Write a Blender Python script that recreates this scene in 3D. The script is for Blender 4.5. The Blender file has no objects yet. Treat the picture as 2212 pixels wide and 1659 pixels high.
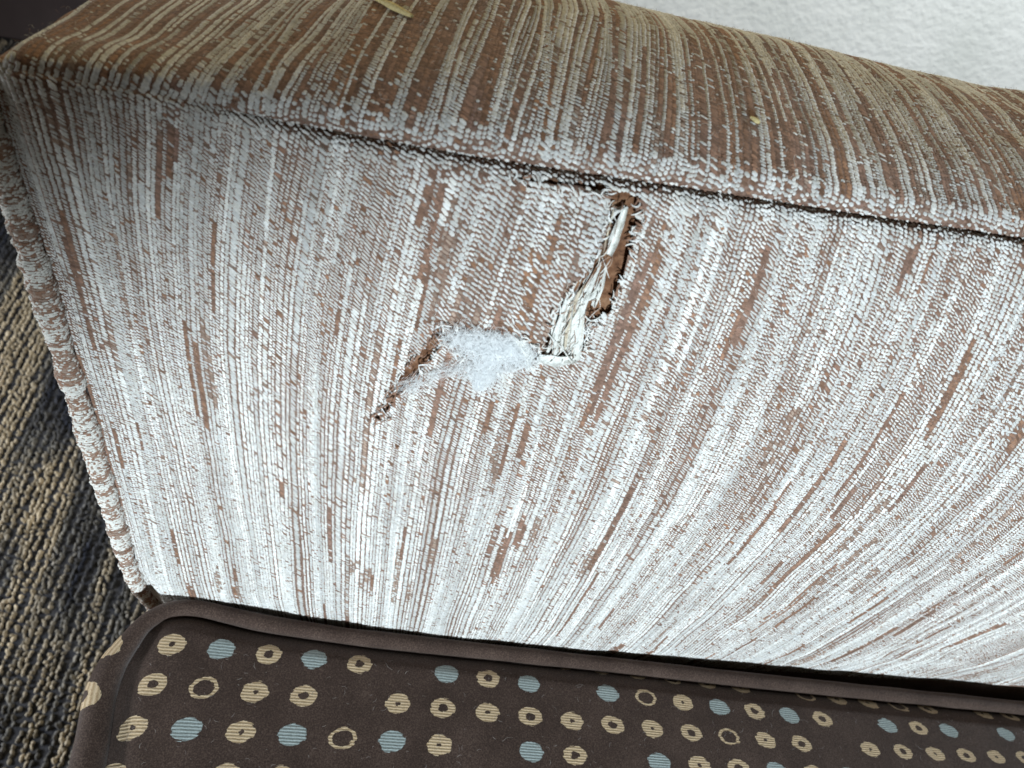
import bpy, math, random
import numpy as np
from mathutils import Matrix, Vector

# ------------------------------------------------------------------ camera, world, light, exposure
SC = bpy.context.scene
COL = SC.collection
cam_data = bpy.data.cameras.new('camera')
cam_data.sensor_width = 36.0
cam_data.lens = 36.0 * 1661.0 / 2212.0
cam_data.clip_start = 0.01
cam_data.clip_end = 50.0
cam_data.dof.use_dof = True
cam_data.dof.focus_distance = 0.25
cam_data.dof.aperture_fstop = 22.0
cam = bpy.data.objects.new('camera', cam_data)
COL.objects.link(cam)
RC = ((0.98544739, 0.00155887, 0.16997357),
      (-0.10701389, 0.78260492, 0.61325164),
      (-0.13206617, -0.62251676, 0.77138279))
m4 = Matrix(RC).transposed().to_4x4()
m4.translation = Vector((-0.05385617, -0.11478097, 0.31329192))
cam.matrix_world = m4
SC.camera = cam

world = bpy.data.worlds.new('World')
SC.world = world
world.use_nodes = True
bg = world.node_tree.nodes['Background']
bg.inputs[0].default_value = (1.0, 0.80, 0.50, 1)
bg.inputs[1].default_value = 0.055


def aim(o, loc, target):
    o.location = loc
    d = Vector(target) - Vector(loc)
    o.rotation_euler = d.to_track_quat('-Z', 'Y').to_euler()


def area(name, loc, target, sx, sy, power, colour, spread=180):
    l = bpy.data.lights.new(name, 'AREA')
    l.shape = 'RECTANGLE'
    l.size, l.size_y, l.energy, l.color = sx, sy, power, colour
    l.spread = math.radians(spread)
    o = bpy.data.objects.new(name, l)
    COL.objects.link(o)
    aim(o, loc, target)
    return o


def spot(name, loc, target, cone, blend, radius, power, colour):
    l = bpy.data.lights.new(name, 'SPOT')
    l.spot_size, l.spot_blend, l.shadow_soft_size = math.radians(cone), blend, radius
    l.energy, l.color = power, colour
    o = bpy.data.objects.new(name, l)
    COL.objects.link(o)
    aim(o, loc, target)
    return o


FLOOR = -0.45
# daylight through the window opposite the arm, low down
spot('window_beam', (0.05, -1.05, 0.36), (0.06, 0.0, -0.02), 31.0, 0.46, 0.025, 74.0, (0.80, 0.925, 1.0))
# second window further along the wall, to the right of the sofa
area('side_window', (0.90, 0.32, 0.72), (0.95, 1.10, 0.0), 0.4, 0.4, 18.0, (0.92, 0.98, 1.0))
# added warm fill from behind, aimed at the arm top; no real lamp
area('warm_top_fill', (0.10, 0.90, 0.80), (0.03, 0.06, 0.2), 0.4, 0.4, 4.2, (1.0, 0.80, 0.38))
# added fill, kept below the arm top, to lighten the carpet
area('carpet_fill', (-1.05, 0.05, 0.14), (-0.42, 0.15, FLOOR), 0.5, 0.3, 8.0, (0.90, 0.96, 1.0), 110)

vs = SC.view_settings
vs.view_transform = 'Standard'
vs.look = 'None'
vs.exposure = 0.0
vs.gamma = 1.0
SC.render.resolution_x, SC.render.resolution_y = 1024, 768

rng = np.random.default_rng(7)


# ------------------------------------------------------------------ helpers
def mesh_obj(name, verts, faces, mat, parent=None, smooth=True):
    me = bpy.data.meshes.new(name)
    verts = np.asarray(verts, dtype=np.float32).reshape(-1, 3)
    if isinstance(faces, np.ndarray):
        n, k = faces.shape
        me.vertices.add(len(verts))
        me.vertices.foreach_set('co', verts.ravel())
        me.loops.add(n * k)
        me.loops.foreach_set('vertex_index', faces.astype(np.int32).ravel())
        me.polygons.add(n)
        me.polygons.foreach_set('loop_start', np.arange(0, n * k, k, dtype=np.int32))
        me.update(calc_edges=True)
    else:
        me.from_pydata([tuple(map(float, v)) for v in verts], [], faces)
    me.polygons.foreach_set('use_smooth', np.full(len(me.polygons), smooth))
    me.materials.append(mat)
    o = bpy.data.objects.new(name, me)
    COL.objects.link(o)
    if parent:
        o.parent = parent
    return o


def point_colour(o, cols, name='tint'):
    a = o.data.attributes.new(name, 'FLOAT_COLOR', 'POINT')
    c = np.ones((len(cols), 4), dtype=np.float32)
    c[:, :3] = cols
    a.data.foreach_set('color', c.ravel())


def empty(name, loc):
    o = bpy.data.objects.new(name, None)
    COL.objects.link(o)
    o.location = loc
    return o


def tag(o, label=None, cat=None, group=None, kind=None):
    if label:
        o['label'] = label
    if cat:
        o['category'] = cat
    if group:
        o['group'] = group
    if kind:
        o['kind'] = kind
    return o


def grid_faces(nu, nv, wrap_v=False):
    i, j = np.meshgrid(np.arange(nu - 1), np.arange(nv if wrap_v else nv - 1), indexing='ij')
    j2 = (j + 1) % nv
    return np.stack([i * nv + j, (i + 1) * nv + j, (i + 1) * nv + j2, i * nv + j2], -1).reshape(-1, 4)


def tube(path, rad, nseg=12):
    """tube along a polyline with a radius per point"""
    path = np.asarray(path, float)
    rad = np.broadcast_to(np.asarray(rad, float), (len(path),))
    T = np.gradient(path, axis=0)
    T /= np.linalg.norm(T, axis=1)[:, None]
    up = np.array([0.0, 0.31, 0.95])
    A = np.cross(T, up)
    A /= np.linalg.norm(A, axis=1)[:, None]
    B = np.cross(T, A)
    th = np.linspace(0, 2 * np.pi, nseg, endpoint=False)
    V = path[:, None] + rad[:, None, None] * (np.cos(th)[None, :, None] * A[:, None] + np.sin(th)[None, :, None] * B[:, None])
    F = grid_faces(len(path), nseg, True)
    return V.reshape(-1, 3), F


def box(x0, x1, y0, y1, z0, z1, bev=0.0):
    import bmesh
    bm = bmesh.new()
    bmesh.ops.create_cube(bm, size=1)
    for v in bm.verts:
        v.co = Vector(((x0 + x1) / 2 + v.co.x * (x1 - x0), (y0 + y1) / 2 + v.co.y * (y1 - y0), (z0 + z1) / 2 + v.co.z * (z1 - z0)))
    if bev:
        bmesh.ops.bevel(bm, geom=bm.edges[:], offset=bev, segments=3, affect='EDGES', profile=0.5)
    vs_ = [v.co[:] for v in bm.verts]
    bm.verts.index_update()
    fs = [[v.index for v in f.verts] for f in bm.faces]
    bm.free()
    return vs_, fs


def vnoise(p, freq, seed=0):
    """smooth value noise, p (...,2) -> -1..1"""
    p = np.asarray(p, float) * freq + seed * 17.31
    i = np.floor(p).astype(np.int64)
    f = p - i
    f = f * f * (3 - 2 * f)

    def h(a, b):
        n = (a * 374761393 + b * 668265263 + seed * 1442695041) & 0x7fffffff
        n = ((n ^ (n >> 13)) * 1274126177) & 0x7fffffff
        return ((n ^ (n >> 16)) & 0xffff) / 32767.5 - 1
    a, b = i[..., 0], i[..., 1]
    x, y = f[..., 0], f[..., 1]
    return (h(a, b) * (1 - x) + h(a + 1, b) * x) * (1 - y) + (h(a, b + 1) * (1 - x) + h(a + 1, b + 1) * x) * y


def in_poly(x, y, poly):
    x = np.asarray(x); y = np.asarray(y)
    r = np.zeros(np.broadcast(x, y).shape, bool)
    n = len(poly)
    for k in range(n):
        (x1, y1), (x2, y2) = poly[k], poly[(k + 1) % n]
        if y1 == y2:
            continue
        c = ((y1 > y) != (y2 > y)) & (x < (x2 - x1) * (y - y1) / (y2 - y1) + x1)
        r ^= c
    return r


def seg_dist(x, y, line):
    d = np.full(np.broadcast(x, y).shape, 1e9)
    for (x1, y1), (x2, y2) in zip(line[:-1], line[1:]):
        dx, dy = x2 - x1, y2 - y1
        t = np.clip(((x - x1) * dx + (y - y1) * dy) / (dx * dx + dy * dy + 1e-18), 0, 1)
        d = np.minimum(d, np.hypot(x - x1 - t * dx, y - y1 - t * dy))
    return d


# ------------------------------------------------------------------ materials
def new_mat(name):
    m = bpy.data.materials.new(name)
    m.use_nodes = True
    nt = m.node_tree
    return m, nt, nt.nodes['Principled BSDF']


def N(nt, kind, **kw):
    n = nt.nodes.new(kind)
    for k, v in kw.items():
        if k in ('operation', 'blend_type', 'data_type', 'attribute_name', 'noise_dimensions', 'wave_type', 'bands_direction', 'interpolation_type', 'feature'):
            setattr(n, k, v)
        else:
            n.inputs[k].default_value = v
    return n


def mathn(nt, op, a, b=None, c=None):
    n = nt.nodes.new('ShaderNodeMath')
    n.operation = op
    for k, v in enumerate((a, b, c)):
        if v is None:
            continue
        if isinstance(v, (int, float)):
            n.inputs[k].default_value = v
        else:
            nt.links.new(v, n.inputs[k])
    return n.outputs[0]


def ramp(nt, fac, stops):
    r = nt.nodes.new('ShaderNodeValToRGB')
    e = r.color_ramp.elements
    while len(e) < len(stops):
        e.new(0.5)
    for k, (p, c) in enumerate(stops):
        e[k].position = p
        e[k].color = (*c, 1)
    nt.links.new(fac, r.inputs[0])
    return r.outputs[0]


def noise_mat(name, stops, scale, rough=0.9, bump=0.3, bscale=None, dist=0.001, detail=6, sheen=0.0):
    m, nt, b = new_mat(name)
    tc = nt.nodes.new('ShaderNodeTexCoord')
    n1 = N(nt, 'ShaderNodeTexNoise', Scale=scale, Detail=detail)
    nt.links.new(tc.outputs['Object'], n1.inputs['Vector'])
    nt.links.new(ramp(nt, n1.outputs[0], stops), b.inputs['Base Color'])
    b.inputs['Roughness'].default_value = rough
    b.inputs['Specular IOR Level'].default_value = 0.2
    if sheen:
        b.inputs['Sheen Weight'].default_value = sheen
        b.inputs['Sheen Roughness'].default_value = 0.4
    if bump:
        n2 = N(nt, 'ShaderNodeTexNoise', Scale=bscale or scale * 3, Detail=4)
        nt.links.new(tc.outputs['Object'], n2.inputs['Vector'])
        bp = N(nt, 'ShaderNodeBump', Strength=bump, Distance=dist)
        nt.links.new(n2.outputs[0], bp.inputs['Height'])
        nt.links.new(bp.outputs[0], b.inputs['Normal'])
    return m


def tint_mat(name, rough=0.85, sheen=0.15, spec=0.2, nscale=2500, amt=0.35, subsurface=0.0):
    """yarn: colour from the mesh's own tint, fine fibre mottling on top"""
    m, nt, b = new_mat(name)
    at = N(nt, 'ShaderNodeAttribute', attribute_name='tint')
    tc = nt.nodes.new('ShaderNodeTexCoord')
    n1 = N(nt, 'ShaderNodeTexNoise', Scale=nscale, Detail=3)
    nt.links.new(tc.outputs['Object'], n1.inputs['Vector'])
    v = mathn(nt, 'MULTIPLY_ADD', n1.outputs[0], amt * 2, 1 - amt)
    mx = nt.nodes.new('ShaderNodeMix')
    mx.data_type = 'RGBA'
    mx.blend_type = 'MULTIPLY'
    mx.inputs[0].default_value = 1
    nt.links.new(at.outputs['Color'], mx.inputs[6])
    nt.links.new(v, mx.inputs[7])
    nt.links.new(mx.outputs[2], b.inputs['Base Color'])
    b.inputs['Roughness'].default_value = rough
    b.inputs['Specular IOR Level'].default_value = spec
    b.inputs['Sheen Weight'].default_value = sheen
    bp = N(nt, 'ShaderNodeBump', Strength=0.4, Distance=0.0003)
    nt.links.new(n1.outputs[0], bp.inputs['Height'])
    nt.links.new(bp.outputs[0], b.inputs['Normal'])
    return m


M_BACK = noise_mat('brown_backing', [(0.3, (0.132, 0.078, 0.056)), (0.5, (0.215, 0.132, 0.098)), (0.72, (0.32, 0.21, 0.162))], 900, bump=0.7, bscale=2200, dist=0.0006, sheen=0.2)
M_RUST = noise_mat('rust_underlay', [(0.3, (0.10, 0.045, 0.024)), (0.5, (0.20, 0.095, 0.05)), (0.75, (0.33, 0.19, 0.11))], 420, bump=0.9, bscale=1500, dist=0.0008, sheen=0.2)
M_YARN = tint_mat('chenille_yarn')
M_LINING = noise_mat('white_lining', [(0.3, (0.56, 0.55, 0.50)), (0.55, (0.78, 0.78, 0.75)), (0.8, (0.66, 0.62, 0.53))], 420, rough=0.97, bump=0.8, bscale=1100, dist=0.0008)
M_BATT = noise_mat('polyester_batting', [(0.35, (0.80, 0.81, 0.80)), (0.6, (0.90, 0.90, 0.89))], 600, rough=0.95, bump=0.9, bscale=1400, dist=0.0006, sheen=0.3)
M_FIBRE = noise_mat('batting_fibre', [(0.35, (0.86, 0.88, 0.89)), (0.6, (0.92, 0.93, 0.93))], 600, rough=0.8, bump=0)
_nt = M_FIBRE.node_tree
_tr = _nt.nodes.new('ShaderNodeBsdfTranslucent')
_tr.inputs[0].default_value = (0.92, 0.93, 0.94, 1)
_mx = _nt.nodes.new('ShaderNodeMixShader')
_mx.inputs[0].default_value = 0.5
_nt.links.new(_nt.nodes['Principled BSDF'].outputs[0], _mx.inputs[1])
_nt.links.new(_tr.outputs[0], _mx.inputs[2])
_nt.links.new(_mx.outputs[0], _nt.nodes['Material Output'].inputs[0])
M_DARK = noise_mat('dark_upholstery', [(0.3, (0.030, 0.021, 0.019)), (0.7, (0.055, 0.040, 0.036))], 600, bump=0.4, bscale=1500, dist=0.0004)
M_WALL = noise_mat('plaster_wall', [(0.3, (0.70, 0.72, 0.70)), (0.7, (0.83, 0.84, 0.83))], 7, rough=0.85, bump=0.7, bscale=95, dist=0.004)
M_BASE = noise_mat('mauve_baseboard', [(0.3, (0.085, 0.066, 0.070)), (0.7, (0.11, 0.088, 0.090))], 12, rough=0.6, bump=0.1, bscale=200)
M_FLOOR = noise_mat('carpet_backing', [(0.35, (0.012, 0.013, 0.018)), (0.7, (0.030, 0.029, 0.031))], 120, bump=0.6, bscale=400, dist=0.003)
M_PILE = tint_mat('carpet_pile', rough=0.95, sheen=0.05, nscale=700, amt=0.5)
M_TAN = noise_mat('cream_tan_yarn', [(0.3, (0.42, 0.34, 0.24)), (0.6, (0.64, 0.57, 0.46))], 700, bump=0.5, bscale=1500, dist=0.0005)
M_LINT = noise_mat('grey_lint', [(0.3, (0.16, 0.13, 0.12)), (0.7, (0.36, 0.33, 0.31))], 300, bump=0)
M_STRAW = noise_mat('straw_thread', [(0.35, (0.55, 0.44, 0.20)), (0.65, (0.72, 0.62, 0.34))], 1500, bump=0.5, dist=0.0004)


def cushion_mat():
    """brown flat weave with woven cream rings and blue spots; one spot to a cell of the UV lattice"""
    m, nt, b = new_mat('spotted_weave')
    uv = nt.nodes.new('ShaderNodeUVMap')
    uv.uv_map = 'UVMap'
    sp = nt.nodes.new('ShaderNodeSeparateXYZ')
    nt.links.new(uv.outputs[0], sp.inputs[0])
    kind = N(nt, 'ShaderNodeAttribute', attribute_name='spot').outputs['Fac']
    hole = N(nt, 'ShaderNodeAttribute', attribute_name='hole').outputs['Fac']
    tc = nt.nodes.new('ShaderNodeTexCoord')
    # ragged woven edge: rows of weft step the outline sideways
    wn = nt.nodes.new('ShaderNodeTexWhiteNoise')
    wn.noise_dimensions = '2D'
    row = mathn(nt, 'FLOOR', mathn(nt, 'MULTIPLY', sp.outputs[1], 13.0))
    colc = mathn(nt, 'FLOOR', mathn(nt, 'MULTIPLY', sp.outputs[0], 2.0))
    cb = nt.nodes.new('ShaderNodeCombineXYZ')
    nt.links.new(row, cb.inputs[0])
    nt.links.new(colc, cb.inputs[1])
    nt.links.new(cb.outputs[0], wn.inputs['Vector'])
    jit = mathn(nt, 'MULTIPLY_ADD', wn.outputs['Value'], 0.04, -0.02)
    nz = N(nt, 'ShaderNodeTexNoise', Scale=9.0, Detail=3)
    nt.links.new(uv.outputs[0], nz.inputs['Vector'])
    jit2 = mathn(nt, 'MULTIPLY_ADD', nz.outputs[0], 0.07, -0.035)
    fx = mathn(nt, 'SUBTRACT', mathn(nt, 'FRACT', sp.outputs[0]), 0.5)
    fy = mathn(nt, 'SUBTRACT', mathn(nt, 'FRACT', sp.outputs[1]), 0.5)
    r = mathn(nt, 'SQRT', mathn(nt, 'ADD', mathn(nt, 'MULTIPLY', fx, fx), mathn(nt, 'MULTIPLY', fy, fy)))
    r = mathn(nt, 'ADD', mathn(nt, 'ADD', r, jit), jit2)
    inside = mathn(nt, 'LESS_THAN', r, 0.272)
    ring = mathn(nt, 'GREATER_THAN', r, hole)
    has = mathn(nt, 'GREATER_THAN', kind, 0.5)
    mask = mathn(nt, 'MULTIPLY', mathn(nt, 'MULTIPLY', inside, ring), has)
    blue = mathn(nt, 'GREATER_THAN', kind, 1.5)
    # woven threads across the spots
    wv = mathn(nt, 'SINE', mathn(nt, 'MULTIPLY_ADD', sp.outputs[1], 2 * math.pi * 13, mathn(nt, 'MULTIPLY', nz.outputs[0], 2.5)))
    wv01 = mathn(nt, 'MULTIPLY_ADD', wv, 0.5, 0.5)
    fine = N(nt, 'ShaderNodeTexNoise', Scale=1700.0, Detail=3)
    nt.links.new(tc.outputs['Object'], fine.inputs['Vector'])
    mottle = N(nt, 'ShaderNodeTexNoise', Scale=60.0, Detail=5)
    nt.links.new(tc.outputs['Object'], mottle.inputs['Vector'])
    mp = nt.nodes.new('ShaderNodeMapping')
    mp.inputs['Scale'].default_value = (25, 170, 1)
    nt.links.new(uv.outputs[0], mp.inputs[0])
    slub = N(nt, 'ShaderNodeTexNoise', Scale=1.0, Detail=3)
    nt.links.new(mp.outputs[0], slub.inputs['Vector'])
    bcol = ramp(nt, mathn(nt, 'MULTIPLY_ADD', slub.outputs[0], 0.35, mathn(nt, 'MULTIPLY_ADD', fine.outputs[0], 0.45, mathn(nt, 'MULTIPLY', mottle.outputs[0], 0.2))), [(0.36, (0.028, 0.0170, 0.0130)), (0.5, (0.058, 0.0365, 0.0285)), (0.64, (0.122, 0.083, 0.067))])
    thr = mathn(nt, 'MULTIPLY_ADD', wv01, 0.35, mathn(nt, 'MULTIPLY', fine.outputs[0], 0.65))
    cream = ramp(nt, thr, [(0.25, (0.36, 0.25, 0.14)), (0.5, (0.54, 0.41, 0.26)), (0.8, (0.68, 0.55, 0.38))])
    blu = ramp(nt, thr, [(0.25, (0.19, 0.22, 0.22)), (0.5, (0.30, 0.355, 0.35)), (0.8, (0.44, 0.51, 0.505))])

    def mix(f, a, c):
        x = nt.nodes.new('ShaderNodeMix')
        x.data_type = 'RGBA'
        nt.links.new(f, x.inputs[0])
        nt.links.new(a, x.inputs[6])
        nt.links.new(c, x.inputs[7])
        return x.outputs[2]
    nt.links.new(mix(mask, bcol, mix(blue, cream, blu)), b.inputs['Base Color'])
    b.inputs['Roughness'].default_value = 0.88
    b.inputs['Specular IOR Level'].default_value = 0.15
    b.inputs['Sheen Weight'].default_value = 0.12
    hgt = mathn(nt, 'ADD', mathn(nt, 'MULTIPLY', mask, mathn(nt, 'MULTIPLY_ADD', wv01, 0.5, 0.3)), mathn(nt, 'ADD', mathn(nt, 'MULTIPLY', slub.outputs[0], 0.5), mathn(nt, 'MULTIPLY', fine.outputs[0], 0.4)))
    bp = N(nt, 'ShaderNodeBump', Strength=0.7, Distance=0.0005)
    nt.links.new(hgt, bp.inputs['Height'])
    nt.links.new(bp.outputs[0], b.inputs['Normal'])
    return m


M_SPOT = cushion_mat()

# ------------------------------------------------------------------ setting: floor, wall, baseboard
V, F = box(-2.5, 2.5, -1.5, 1.14, FLOOR - 0.02, FLOOR)
carpet = tag(mesh_obj('carpet', V, F, M_FLOOR, smooth=False), kind='structure')
V, F = box(-2.5, 2.5, 1.12, 1.22, FLOOR - 0.02, 2.0)
wall = tag(mesh_obj('wall', V, F, M_WALL, smooth=False), kind='structure')
V, F = box(-2.5, 2.5, 1.106, 1.121, FLOOR + 0.001, FLOOR + 0.10, 0.003)
mesh_obj('baseboard', V, F, M_BASE, wall, smooth=False)

# carpet: ribs of small yarn loops
PIT, STEP = 0.0070, 0.0042
nr = int((0.98 + 0.05) / PIT)
nl = int((1.10 + 0.35) / STEP)
ri, li = np.meshgrid(np.arange(nr), np.arange(nl), indexing='ij')
ri = ri.ravel(); li = li.ravel()
free = (ri * PIT < 0.98 - 0.152) | (li * STEP > 0.35 + 0.14)      # none under the sofa
ri, li = ri[free], li[free]
lx = -0.98 + ri * PIT + rng.normal(0, 0.0007, ri.shape) + 0.0016 * np.sin(li * 0.11 + ri * 1.7)
ly = -0.35 + li * STEP + rng.normal(0, 0.0008, ri.shape) + (ri % 2) * STEP * 0.5
sx = 0.0016 * rng.uniform(0.75, 1.15, ri.shape)
sy = 0.0024 * rng.uniform(0.8, 1.3, ri.shape)
sz = 0.0052 * rng.uniform(0.65, 1.15, ri.shape)
blk = .8 * vnoise(np.stack([lx * 1.6, ly * .8], -1), 9.0, 3) + 0.75 * vnoise(np.stack([ri * 0.55, ly * 12], -1), 1.0, 5)
tone = np.clip(0.27 + 0.95 * blk, 0, 1)[:, None]
pal_d = np.array([0.016, 0.018, 0.027]); pal_g = np.array([0.125, 0.118, 0.108]); pal_t = np.array([0.33, 0.275, 0.20])
lc = np.where(tone < 0.5, pal_d + (pal_g - pal_d) * tone * 2, pal_g + (pal_t - pal_g) * (tone * 2 - 1))
lc = lc * rng.uniform(0.6, 1.35, (len(ri), 1))
ring = np.array([(math.cos(a), math.sin(a)) for a in np.linspace(0, 2 * math.pi, 6, endpoint=False)])
tmpl = np.concatenate([np.c_[ring, np.zeros(6)], np.c_[ring * 0.72, np.full(6, 0.72)], [[0, 0, 1.0]]])
tw = rng.uniform(-0.6, 0.6, ri.shape)
ct, st = np.cos(tw), np.sin(tw)
lean = rng.normal(0, 0.22, (2,) + ri.shape)
X = tmpl[None, :, 0] * sx[:, None]
Y = tmpl[None, :, 1] * sy[:, None]
Z = tmpl[None, :, 2] * sz[:, None]
PX = lx[:, None] + X * ct[:, None] - Y * st[:, None] + lean[0][:, None] * Z
PY = ly[:, None] + X * st[:, None] + Y * ct[:, None] + lean[1][:, None] * Z
V = np.stack([PX, PY, FLOOR + 0.0005 + Z], -1).reshape(-1, 3)
tf = [(k, (k + 1) % 6, 6 + (k + 1) % 6) for k in range(6)] + [(k, 6 + (k + 1) % 6, 6 + k) for k in range(6)] + [(6 + k, 6 + (k + 1) % 6, 12) for k in range(6)]
F = (np.arange(len(ri))[:, None, None] * 13 + np.array(tf)[None]).reshape(-1, 3)
o = mesh_obj('carpet_loops', V, F, M_PILE, carpet)
point_colour(o, np.repeat(lc, 13, axis=0))
tag(o, kind='stuff')

# ------------------------------------------------------------------ the sofa arm surface
PM = np.array([(16, -120), (13, -60), (5, 0), (2.5, 50), (1.5, 94), (3, 125), (7, 150), (13, 174), (21, 196), (30, 212), (42, 219.5), (62, 221.5), (86, 220.5), (110, 215), (128, 204), (139, 185), (144, 155), (146, 100), (146, 0), (146, -120)], float) / 1e3
PL = np.array([(24, -120), (19, -60), (12, 0), (17.5, 50), (24, 98), (28, 130), (31.5, 157), (34, 180), (35.5, 196), (38, 210), (45, 213), (61, 209), (82, 204.5), (106, 198), (125, 188), (137, 170), (142, 145), (145, 100), (145, 0), (145, -120)], float) / 1e3
PR = PM.copy()
PR[8:14, 1] -= np.array([1, 3, 6, 7, 7, 5]) / 1e3
PR[7:20, 0] += np.array([1, 2, 4, 3, 1, -2, -7, -9, -9, -9, -9, -9, -9]) / 1e3


def sstep(x):
    x = np.clip(x, 0, 1)
    return x * x * (3 - 2 * x)


def crom(P, t):
    n = len(P)
    i = np.clip(np.floor(t).astype(int), 0, n - 2)
    f = (t - i)[..., None]

    def g(k):
        return P[np.clip(k, 0, n - 1)]
    a, b, c, d = g(i - 1), g(i), g(i + 1), g(i + 2)
    return .5 * (2 * b + (c - a) * f + (2 * a - 5 * b + 4 * c - d) * f * f + (3 * b - a - 3 * c + d) * f ** 3)


TT = np.linspace(0, 19, 3801)
_pp = crom(PM, TT)
AL = np.concatenate([[0], np.cumsum(np.linalg.norm(np.diff(_pp, axis=0), axis=1))])
AL -= np.interp(2, TT, AL)
VSEAM = float(np.interp(9, TT, AL))
VEND = float(np.interp(16.5, TT, AL))


def arm0(X, v):
    X = np.asarray(X, float); v = np.asarray(v, float)
    X, v = np.broadcast_arrays(X, v)
    t = np.interp(v, AL, TT)
    w = sstep((X + .146) / .11)[..., None]
    r = sstep((X + .02) / .15)[..., None]
    p = (1 - w) * crom(PL, t) + w * ((1 - r) * crom(PM, t) + r * crom(PR, t))
    return np.concatenate([X[..., None], p], -1)


# the tear, in fabric millimetres (along the arm, up the fabric)
FLAP_R = [(-13.4, 213.0), (-13.3, 204.8), (-14.4, 199.9), (-15.8, 195.7), (-18.4, 191.8), (-20.8, 187.3), (-21.3, 180.9), (-22.0, 175.5), (-23.0, 172.9)]
CUT_TOP = [(-36.0, 213.6), (-31.5, 213.6), (-23.1, 213.8), (-16.6, 213.7), (-13.4, 213.0)]
HOLE_R = [(-6.6, 213.0), (-7.0, 210.4), (-5.6, 207.7), (-6.4, 205.6), (-5.7, 202.5), (-6.6, 198.6), (-6.4, 195.3), (-7.3, 191.8), (-7.4, 187.9), (-6.9, 185.6), (-9.6, 182.2), (-11.8, 180.3), (-10.6, 173.7), (-11.9, 172.0), (-16.5, 170.4), (-22.2, 169.3)]
FLAP_B = [(-48.4, 174.3), (-45.6, 175.9), (-40.2, 176.6), (-33.7, 177.1), (-28.9, 175.8), (-24.4, 174.5), (-23.0, 172.9)]
LOW_B = [(-48.1, 172.3), (-44.9, 170.3), (-41.1, 167.4), (-38.7, 164.7), (-34.3, 163.9), (-29.7, 165.5), (-25.5, 166.6), (-23.3, 168.3), (-22.2, 169.3)]
SLIT_L = [(-48.4, 174.3), (-49.7, 169.9), (-52.2, 164.9), (-54.8, 160.4), (-57.0, 154.9), (-57.7, 150.6), (-59.2, 145.8), (-61.4, 140.5), (-63.2, 136.7)]
SLIT_R = [(-63.2, 136.7), (-60.4, 140.1), (-57.7, 145.5), (-56.3, 150.2), (-55.7, 152.3), (-53.2, 155.3), (-50.7, 160.8), (-48.8, 165.1), (-47.4, 169.2), (-47.5, 172.6)]
mm = lambda L: [(a / 1e3, b / 1e3) for a, b in L]
HOLE_A = mm([(-36.0, 213.9), (-31.5, 214.3), (-23.1, 214.8), (-16.6, 215.0), (-12.0, 214.6), (-6.6, 213.8)] + HOLE_R + FLAP_R[::-1] + CUT_TOP[::-1])
HOLE_B = mm(FLAP_B + [(-22.2, 169.3)] + LOW_B[::-1])
HOLE_C = mm(SLIT_L + SLIT_R[1:])
HOLES = [HOLE_A, HOLE_B, HOLE_C]
FLAP = mm([(-50, 213.6)] + CUT_TOP + FLAP_R[1:] + FLAP_B[::-1][1:] + [(-50, 176)])
FREE = mm(CUT_TOP + FLAP_R[1:] + FLAP_B[::-1][1:])
EDGE_LOW = mm(HOLE_R + LOW_B[::-1])


def disp(X, v):
    """how far the cloth stands off the padding"""
    X, v = np.broadcast_arrays(np.asarray(X, float), np.asarray(v, float))
    d = np.zeros(X.shape)
    s = v - VSEAM
    right = sstep((X + .115) / .04)
    g = np.exp(-(s / .0013) ** 2)
    d -= g * (.0032 * right)
    d += .0011 * np.exp(-((s - .005) / .0035) ** 2) * right          # top panel swells above the seam
    d += .0009 * np.exp(-((s + .0045) / .0030) ** 2)                  # turned-in allowance below it
    d += .0016 * np.exp(-((s + .001) / .0017) ** 2) * (1 - right)     # ridge near the front corner
    d -= .0045 * (1 - sstep((X + .1490) / .0060))                     # rolls into the front welt
    d += .0010 * vnoise(np.stack([X, v], -1), 28, 2) * sstep((X + .13) / .03)
    d += .0004 * vnoise(np.stack([X, v], -1), 75, 4)
    fl = in_poly(X, v, FLAP)
    if fl.any():
        lift = .0038 * sstep((X + .050) / .034) * sstep((.2135 - v) / .02 + .25)
        d = d + np.where(fl, lift, 0)
    return d


def frame(X, v):
    e = 4e-4
    P = arm0(X, v)
    tx = arm0(X + e, v) - arm0(X - e, v)
    tv = arm0(X, v + e) - arm0(X, v - e)
    tx /= np.linalg.norm(tx, axis=-1, keepdims=True)
    tv /= np.linalg.norm(tv, axis=-1, keepdims=True)
    n = np.cross(tx, tv)
    n /= np.linalg.norm(n, axis=-1, keepdims=True)
    return P, tx, tv, n


def arm(X, v, off=0.0):
    P, tx, tv, n = frame(X, v)
    return P + n * (disp(X, v) + off)[..., None]


def in_holes(X, v):
    r = np.zeros(np.broadcast(X, v).shape, bool)
    for h in HOLES:
        r |= in_poly(X, v, h)
    return r


sofa = empty('sofa', (0.16, -0.2, FLOOR))
tag(sofa, 'sofa arm in brown and cream streaked chenille with a torn patch showing white stuffing', 'sofa')
Pinv = Matrix.Translation(Vector((-0.16, 0.2, -FLOOR)))


def part(name, V, F, mat, parent=sofa, smooth=True):
    o = mesh_obj(name, V, F, mat, parent, smooth)
    if parent is sofa:
        o.matrix_parent_inverse = Pinv
    return o


X0, X1 = -0.1505, 0.42
TB = (-0.070, -0.002, 0.130, 0.2160)      # fine-meshed window round the tear


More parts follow.
